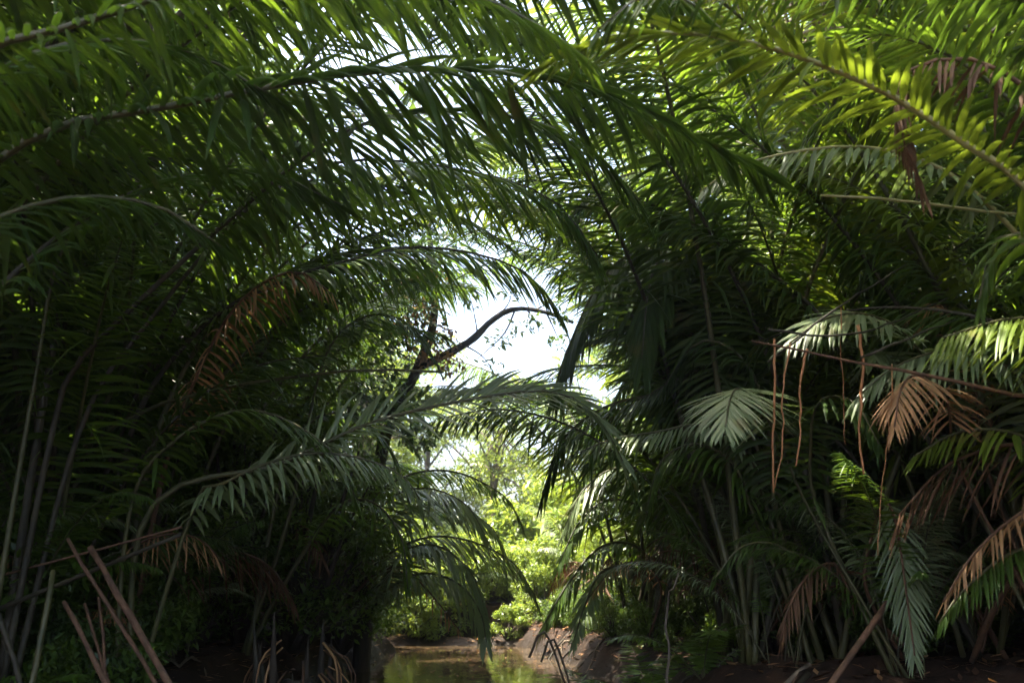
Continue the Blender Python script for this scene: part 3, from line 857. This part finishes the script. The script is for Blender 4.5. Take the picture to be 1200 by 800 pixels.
def to_ground(top, low):
    d = (low - top).normalized(); p = low.copy()
    for _ in range(400):
        if p.z < ground_z(p.x, p.y) - .04: break
        p = p + d * .02
    return p
def foot(px, py, Y):
    p = at(px, py, Y); p.z = ground_z(p.x, p.y) - .05
    return p
G_CUT = "cut stalks leaning on the bank"
for (a, b, Y, r, m, lab) in (
    ((196, 800), (104, 640), 6.6, .030, 'stalk_brown', "thick red-brown cut stalk leaning among the thinner cut stalks"),
    ((182, 800), (78, 632), 6.7, .020, 'stalk_brown', "long thin cut stalk crossing the thick red-brown one"),
    ((42, 775), (63, 668), 6.7, .026, 'stalk', "grey-green cut stalk standing apart, tilted away from the others"),
    ((122, 800), (76, 704), 6.5, .022, 'stalk_brown', "short brown cut stalk beneath the crossing stalks"),
    ((123, 795), (116, 700), 6.9, .014, 'stalk_brown', "slim upright cut stalk among the leaning ones"),
    ((121, 785), (98, 706), 7.0, .016, 'stalk_brown', "slim tilted cut stalk beside the upright one"),
    ((20, 790), (-10, 700), 6.4, .024, 'stalk_dark', "dark cut stalk at the edge of the leaning stalks")):
    stick("cut_stalk", [to_ground(at(*b, Y + .1), at(*a, Y - .1)), at((a[0] + b[0]) / 2 + 1, (a[1] + b[1]) / 2, Y), at(*b, Y + .1)], r, m, lab, "stalk", G_CUT, taper=.75, bump=.008, lump=.16)
stick("cut_stalk", [to_ground(at(213, 617, 6.7), at(60, 658, 7.2)), at(136, 638, 6.95), at(213, 617, 6.7)], .012, 'stalk_brown', "thin dry stalk lying across the tops of the cut stalks", "stalk", G_CUT, taper=.7)
stick("cut_stalk", [to_ground(at(212, 626, 6.8), at(60, 688, 7.1)), at(122, 663, 6.98), at(212, 626, 6.8)], .022, 'stalk_dark', "dark stalk lying just under the thin dry one", "stalk", G_CUT, taper=.7)
stick("bare_stalk", [foot(10, 690, 9.2), at(60, 570, 9), at(150, 490, 8.7), at(250, 457, 8.4), at(340, 442, 8.3), at(430, 433, 8.3), at(520, 436, 8.3)], .026, 'stalk', "smooth olive stalk jutting level over the creek above the comb-like frond", "stalk", taper=.45)
stick("bare_stalk", [foot(1560, 640, 5.4), at(1400, 508, 5.7), at(1200, 465, 6.0), at(1050, 433, 6.2), at(960, 416, 6.3), at(915, 402, 6.4), at(880, 399, 6.45)], .030, 'stalk_brown', "bare red-brown stalk slanting across the pale fronds of the ledge bank", "stalk", taper=.2, bump=.012, lump=.15)
stick("bare_stalk", [to_ground(at(1040, 706, 7.5), at(985, 785, 7.1)), at(1012, 746, 7.3), at(1040, 706, 7.5)], .03, 'stalk_brown', "broken red-brown stalk propped on the mud ledge beside the hanging frond", "stalk", taper=.8)
for (a, m_, b, Y) in (((900, 425), (975, 365), (1062, 310), 6.5), ((1010, 418), (1060, 398), (1122, 374), 6.2), ((900, 385), (1000, 392), (1110, 350), 6.4)):
    stick("dry_twig", [at(*a, Y), at(*m_, Y), at(*b, Y + .6)], .010, 'stalk_dark', "thin dark twig crossing above the bare slanting stalk", "twig", "twigs over the slanting stalk", taper=.5, bump=.01)
for (x0, y0, x1, y1, r, Y) in ((907, 398, 906, 577, .010, 6.42), (927, 402, 909, 572, .007, 6.36), (946, 408, 932, 545, .009, 6.34), (1006, 380, 1011, 556, .013, 6.5), (1046, 426, 1028, 650, .004, 6.2), (985, 360, 990, 520, .004, 6.6)):
    w_ = hr.uniform(-4, 4)
    stick("hanging_stem", [at(x0, y0, Y), at(x0 * .7 + x1 * .3 + w_, y0 * .7 + y1 * .3, Y + .03), at(x0 * .3 + x1 * .7 - w_ * .6, y0 * .3 + y1 * .7, Y + .05), at(x1, y1, Y + .02)], r, 'vine',
          "orange-brown dry stem hanging from the bare slanting stalk", "stem", "dry stems hanging from the slanting stalk", taper=.6, bump=.008, lump=.2)
stick("bare_stalk", [foot(1400, 500, 6.6), at(1310, 290, 6.4), at(1200, 256, 6.3), at(1130, 245, 6.3), at(1050, 234, 6.2), at(962, 229, 6.2)], .02, 'stalk_pale', "pale leafless stalk lying level beneath the silvery leaflets", "stalk", taper=.5)
# fallen arched roots by the water
for (a, b, c, Y) in (((620, 770), (640, 742), (668, 738), 12.2), ((634, 775), (650, 750), (672, 745), 12.0)):
    stick("arched_root", [at(*a, Y), at(*b, Y + .1), foot(c[0] + 10, c[1], Y + .5)], .017, 'bark_grey', "thin arched root dipping into the water from the bank", "root", "arched roots at the waterline", taper=.7)
stick("grey_branch", [foot(775, 735, 9.4), at(782, 705, 9.3), at(790, 690, 9.2), at(797, 672, 9.2)], .018, 'bark_grey', "crooked grey branch sticking up from the dark bank", "branch", bump=.02)

# black stump at the water's edge, wrapped in hanging fibres
sb = foot(352, 790, 9.0)
st_root = empty("palm_stump", sb, "black rotting stump hung with brown fibres at the water's edge", "stump")
b = MB()
NR, NS = 44, 30
for i in range(NR):
    t = i / (NR - 1); z = -.2 + 1.25 * t
    for k in range(NS):
        a = 2 * math.pi * k / NS
        r = .50 - .16 * smooth(0, .5, t) - .05 * t + .12 * (1 - smooth(0, .25, t)) * max(0, math.sin(a * 5 + 1))
        r *= 1 + .28 * noise.noise((math.cos(a) * 2.6, math.sin(a) * 2.6, z * .7)) + .16 * noise.noise((math.cos(a) * 7, math.sin(a) * 7, z * 2.2)) + .07 * hr.uniform(-1, 1)
        r *= 1 - .25 * smooth(.7, 1.0, t)
        b.v.append((math.cos(a) * r + .05 * math.sin(t * 4), math.sin(a) * r, z + .15 * noise.noise((math.cos(a) * 2.2, math.sin(a) * 2.2, 9)) * smooth(.5, 1, t) + .08 * hr.uniform(-1, 1) * smooth(.9, 1, t)))
b.f = [(i * NS + k, i * NS + (k + 1) % NS, (i + 1) * NS + (k + 1) % NS, (i + 1) * NS + k) for i in range(NR - 1) for k in range(NS)]
b.f.append(tuple((NR - 1) * NS + k for k in range(NS)))
b.m = [0] * len(b.f)
b.build("trunk", M['bark'], st_root)
for k in range(24):
    a = k * 2.4; z1 = hr.uniform(.5, 1.75); r = .30 + .12 * hr.random()
    q, _ = spline([Vector((math.cos(a) * .34, math.sin(a) * .34, 0)), Vector((math.cos(a) * r, math.sin(a) * r, z1 * .5)), Vector((math.cos(a) * (r + hr.uniform(-.1, .22)), math.sin(a) * (r + hr.uniform(-.1, .22)), z1))], 9)
    f = MB(); tube(f, q, [.10, .10, .09, .075, .06, .046, .033, .02, .005], 7, flat=.55, lump=.2, rng=hr)
    f.build("leaf_base", M['bark'] if k % 3 else M['stalk_dark'], st_root)
for k in range(46):
    a = hr.uniform(math.pi, 2 * math.pi) if k < 36 else hr.uniform(0, math.pi)
    z0 = hr.uniform(.6, 1.5); r = .42 + .1 * hr.random()
    p0 = Vector((math.cos(a) * .28, math.sin(a) * .28, z0))
    p1 = Vector((math.cos(a) * r, math.sin(a) * r, z0 - .15))
    p2 = Vector((math.cos(a) * (r + .06), math.sin(a) * (r + .06), z0 - hr.uniform(.4, .8)))
    f = MB(); q, _ = spline([p0, p1, p2], 6)
    tube(f, q, [.012, .014, .012, .010, .008, .004], 4, flat=.5)
    f.build("fibre", M['dead_dark'] if k % 3 else M['dead'], st_root)

# leaning tree whose branch crosses the bright gap
lt = foot(425, 740, 15.5)
lt_root = empty("leaning_tree", lt, "leaning tree with a crooked branch crossing the bright gap", "tree")
b = MB()
def rel(px, py, Y): return at(px, py, Y) - lt
q, _ = spline([Vector((0, 0, -.1)), rel(432, 620, 15.5), rel(455, 500, 15.5), rel(490, 430, 15.4), rel(510, 360, 15.4), rel(500, 250, 15.4)], 20)
tube(b, q, [.16 - .006 * k for k in range(20)], 8, lump=.1, rng=hr)
tk = b.build("trunk", M['bark'], lt_root)
b = MB()
q, _ = spline([rel(490, 430, 15.4), rel(530, 412, 15.3), rel(556, 396, 15.2), rel(578, 374, 15.2), rel(604, 362, 15.1), rel(640, 366, 15.1), rel(672, 378, 15)], 20)
tube(b, q, [.085 - .003 * k for k in range(20)], 7, lump=.16, rng=hr)
q, _ = spline([rel(604, 362, 15.1), rel(590, 392, 15.0), rel(560, 420, 15)], 8)
tube(b, q, [.02 - .002 * k for k in range(8)], 5, lump=.1, rng=hr)
for (p, q2) in (((560, 394), (552, 352)), ((582, 372), (600, 340)), ((625, 364), (650, 345)), ((640, 366), (655, 400)), ((545, 404), (575, 430)), ((618, 363), (632, 392))):
    m2 = ((p[0] + q2[0]) / 2 + hr.uniform(-6, 6), (p[1] + q2[1]) / 2)
    qq, _ = spline([rel(*p, 15.15), rel(*m2, 15.1), rel(*q2, 15.0)], 7)
    tube(b, qq, [.018 - .002 * k for k in range(7)], 5, lump=.2, rng=hr)
b.build("branch", M['bark'], lt_root)
b = MB()
leaf_cloud(b, [(rel(x, y, 15.3 + hr.uniform(-.5, .5)), r) for x, y, r in ((480, 380, .55), (500, 330, .5), (455, 420, .5), (470, 470, .5), (440, 350, .6), (505, 290, .6), (520, 250, .6), (470, 300, .6), (430, 470, .5), (490, 510, .35))], 2600, .16, hr)
b.build("crown", M['bush_dark'], lt_root)
b = MB()
leaf_cloud(b, [(rel(x, y, 15.0), r) for x, y, r in ((495, 370, .4), (520, 395, .3), (500, 415, .4), (480, 345, .4), (525, 425, .3), (505, 330, .35), (470, 390, .4))], 700, .13, hr, shell=.1)
b.build("dead_leaves", M['dead'], lt_root)["label"] = "withered pinkish brown leaves"
b = MB()
leaf_cloud(b, [(rel(x, y, 15.0), r) for x, y, r in ((600, 385, .25), (585, 400, .2), (625, 378, .18), (655, 372, .15), (552, 352, .2), (600, 342, .2), (650, 346, .2), (655, 400, .2), (575, 430, .25))], 420, .12, hr)
b.build("twig_leaves", M['bush'], lt_root)

# tall shrubs with small leaves behind the low comb-fronded palm
for (px, Y, s_) in ((345, 12.5, 1.0), (285, 12, .95), (400, 15.5, 1.0), (230, 11.5, .9), (140, 10.2, .85), (40, 9.6, .8)):
    p = foot(px, 700, Y)
    bush('tall', p.x, p.y, br, "tall small-leaved shrub standing behind the comb-like palm frond", "tall shrubs by the comb-fronded palm", s_, 1)

rr_ = random.Random(17)
for i in range(26):
    sgn = 1 if i % 3 else -1
    y = rr_.uniform(8.2, 19)
    e = creek_c(y) + sgn * (creek_w(y) + rr_.uniform(.5, 1.3))
    pts = []
    for k in range(6):
        xx = e - sgn * k * rr_.uniform(.16, .28); yy = y + rr_.uniform(-.18, .18) * k * .6 - .05 * k
        pts.append(Vector((xx, yy, max(ground_z(xx, yy), -.12) + rr_.uniform(-.01, .035) * (k < 5))))
    stick("exposed_root", pts, rr_.uniform(.012, .03), rr_.choice(['bark', 'bark_grey', 'stalk_dark']),
          "crooked root creeping down the " + ("mud ledge bank" if sgn > 0 else "bank of cut stalks") + " to the water", "root",
          "roots on the " + ("mud ledge bank" if sgn > 0 else "cut stalk bank"), taper=.35, lump=.15, bump=.012)
fr_ = random.Random(31)
fern_me = []
for k in range(4):
    mb_ = frond_mesh("frond", arch_path(fr_.uniform(.8, 1.2), fr_.uniform(15, 40), fr_.uniform(60, 110), fr_), fr_, [M['leaf' if k % 2 else 'bush'], M['stalk']], L0=.2, w=.035, gap=.035, start=.2, droop=.6, vang=5, r0=.006, r1=.002, a0=80, a1=40)
    fern_me.append(mb_)
for (px, py, Y) in ((95, 640, 7.4), (150, 650, 7.8), (210, 650, 8.2), (60, 660, 7.2), (260, 640, 8.4), (300, 680, 9.2), (450, 730, 12), (820, 720, 9.6), (760, 730, 10.6), (700, 735, 12.6), (1150, 700, 9.0)):
    p = foot(px, py, Y)
    rt = empty("fern", p, "feathery green fern growing low on the " + ("mud ledge bank" if px > 550 else "bank of cut stalks"), "fern", "ferns on the " + ("mud ledge bank" if px > 550 else "cut stalk bank"))
    for k in range(9):
        o = obj("frond", fr_.choice(fern_me), rt)
        o.rotation_euler = (0, fr_.uniform(-.15, .3), k * 2.4 + fr_.uniform(-.3, .3)); sc_ = fr_.uniform(.7, 1.3); o.scale = (sc_,) * 3

# fallen leaves and bits of frond on the mud
lr = random.Random(9)
b = MB(); n = 0
while n < 14000:
    y = lr.uniform(5.5, 24.5); x = lr.uniform(-7, 7)
    s_ = abs(x - creek_c(y)) - creek_w(y)
    if s_ < -.2 and y < 21: continue
    z = ground_z(x, y)
    if z < .04: continue
    n += 1
    L = lr.uniform(.05, .22); w = L * lr.uniform(.12, .4); a = lr.uniform(0, 6.28)
    d = Vector((math.cos(a), math.sin(a), lr.uniform(-.2, .35))); sd = Vector((-math.sin(a), math.cos(a), lr.uniform(-.3, .3)))
    p = Vector((x, y, z + lr.uniform(.005, .035)))
    b.add([p - d * L * .5, p + sd * w * .5, p + d * L * .5, p - sd * w * .5], [(0, 1, 2, 3)], 0 if lr.random() < .65 else 1)
fb = MB()
for i in range(220):
    y = lr.uniform(9.5, 21.5); x = creek_c(y) + lr.uniform(-1, 1) ** 3 * creek_w(y) * .9 + lr.choice((-1, 1)) * creek_w(y) * lr.uniform(0, .5)
    if ground_z(x, y) > -.02: continue
    L_ = lr.uniform(.03, .12); w_ = L_ * lr.uniform(.2, .5); a = lr.uniform(0, 6.28)
    d = Vector((math.cos(a), math.sin(a), 0)); sd = Vector((-math.sin(a), math.cos(a), 0)); p = Vector((x, y, .006))
    fb.add([p - d * L_ * .5, p + sd * w_ * .5 + Vector((0, 0, .006)), p + d * L_ * .5, p - sd * w_ * .5 + Vector((0, 0, .006))], [(0, 1, 2, 3)], 0 if lr.random() < .6 else 1)
tag(fb.build("floating_leaves", [M['dead'], M['bush_sun']]), "small fallen leaves floating on the brown creek water", "floating leaves", kind="stuff")
tag(b.build("leaf_litter", [M['dead_dark'], M['dead']]), "brown fallen leaves strewn over the mud of both banks", "leaf litter", kind="stuff")

# ------------------------------------------------------------------ haze added for the glare-like glow round the bright gap
hb = MB()
X0, X1, Y0, Y1, Z0, Z1 = xs[0] - 2, xs[-1] + 2, ys[0] - 2, ys[-1] + 2, -2.2, 24
hb.add([(X0,Y0,Z0),(X1,Y0,Z0),(X1,Y1,Z0),(X0,Y1,Z0),(X0,Y0,Z1),(X1,Y0,Z1),(X1,Y1,Z1),(X0,Y1,Z1)],[(0,3,2,1),(4,5,6,7),(0,1,5,4),(1,2,6,5),(2,3,7,6),(3,0,4,7)])
hm = bpy.data.materials.new("glow_haze"); hm.use_nodes=True
for n_ in list(hm.node_tree.nodes):
    if n_.type!='OUTPUT_MATERIAL': hm.node_tree.nodes.remove(n_)
pv = hm.node_tree.nodes.new("ShaderNodeVolumePrincipled"); pv.inputs["Density"].default_value=.004; pv.inputs["Anisotropy"].default_value=.88
pv.inputs["Color"].default_value=(.9,.95,1,1)
hm.node_tree.links.new(pv.outputs[0], hm.node_tree.nodes["Material Output"].inputs["Volume"])
hz=hb.build("haze",hm); hz["kind"]="stuff"; hz["label"]="thin haze added for a soft glow over the creek"; hz["category"]="haze"
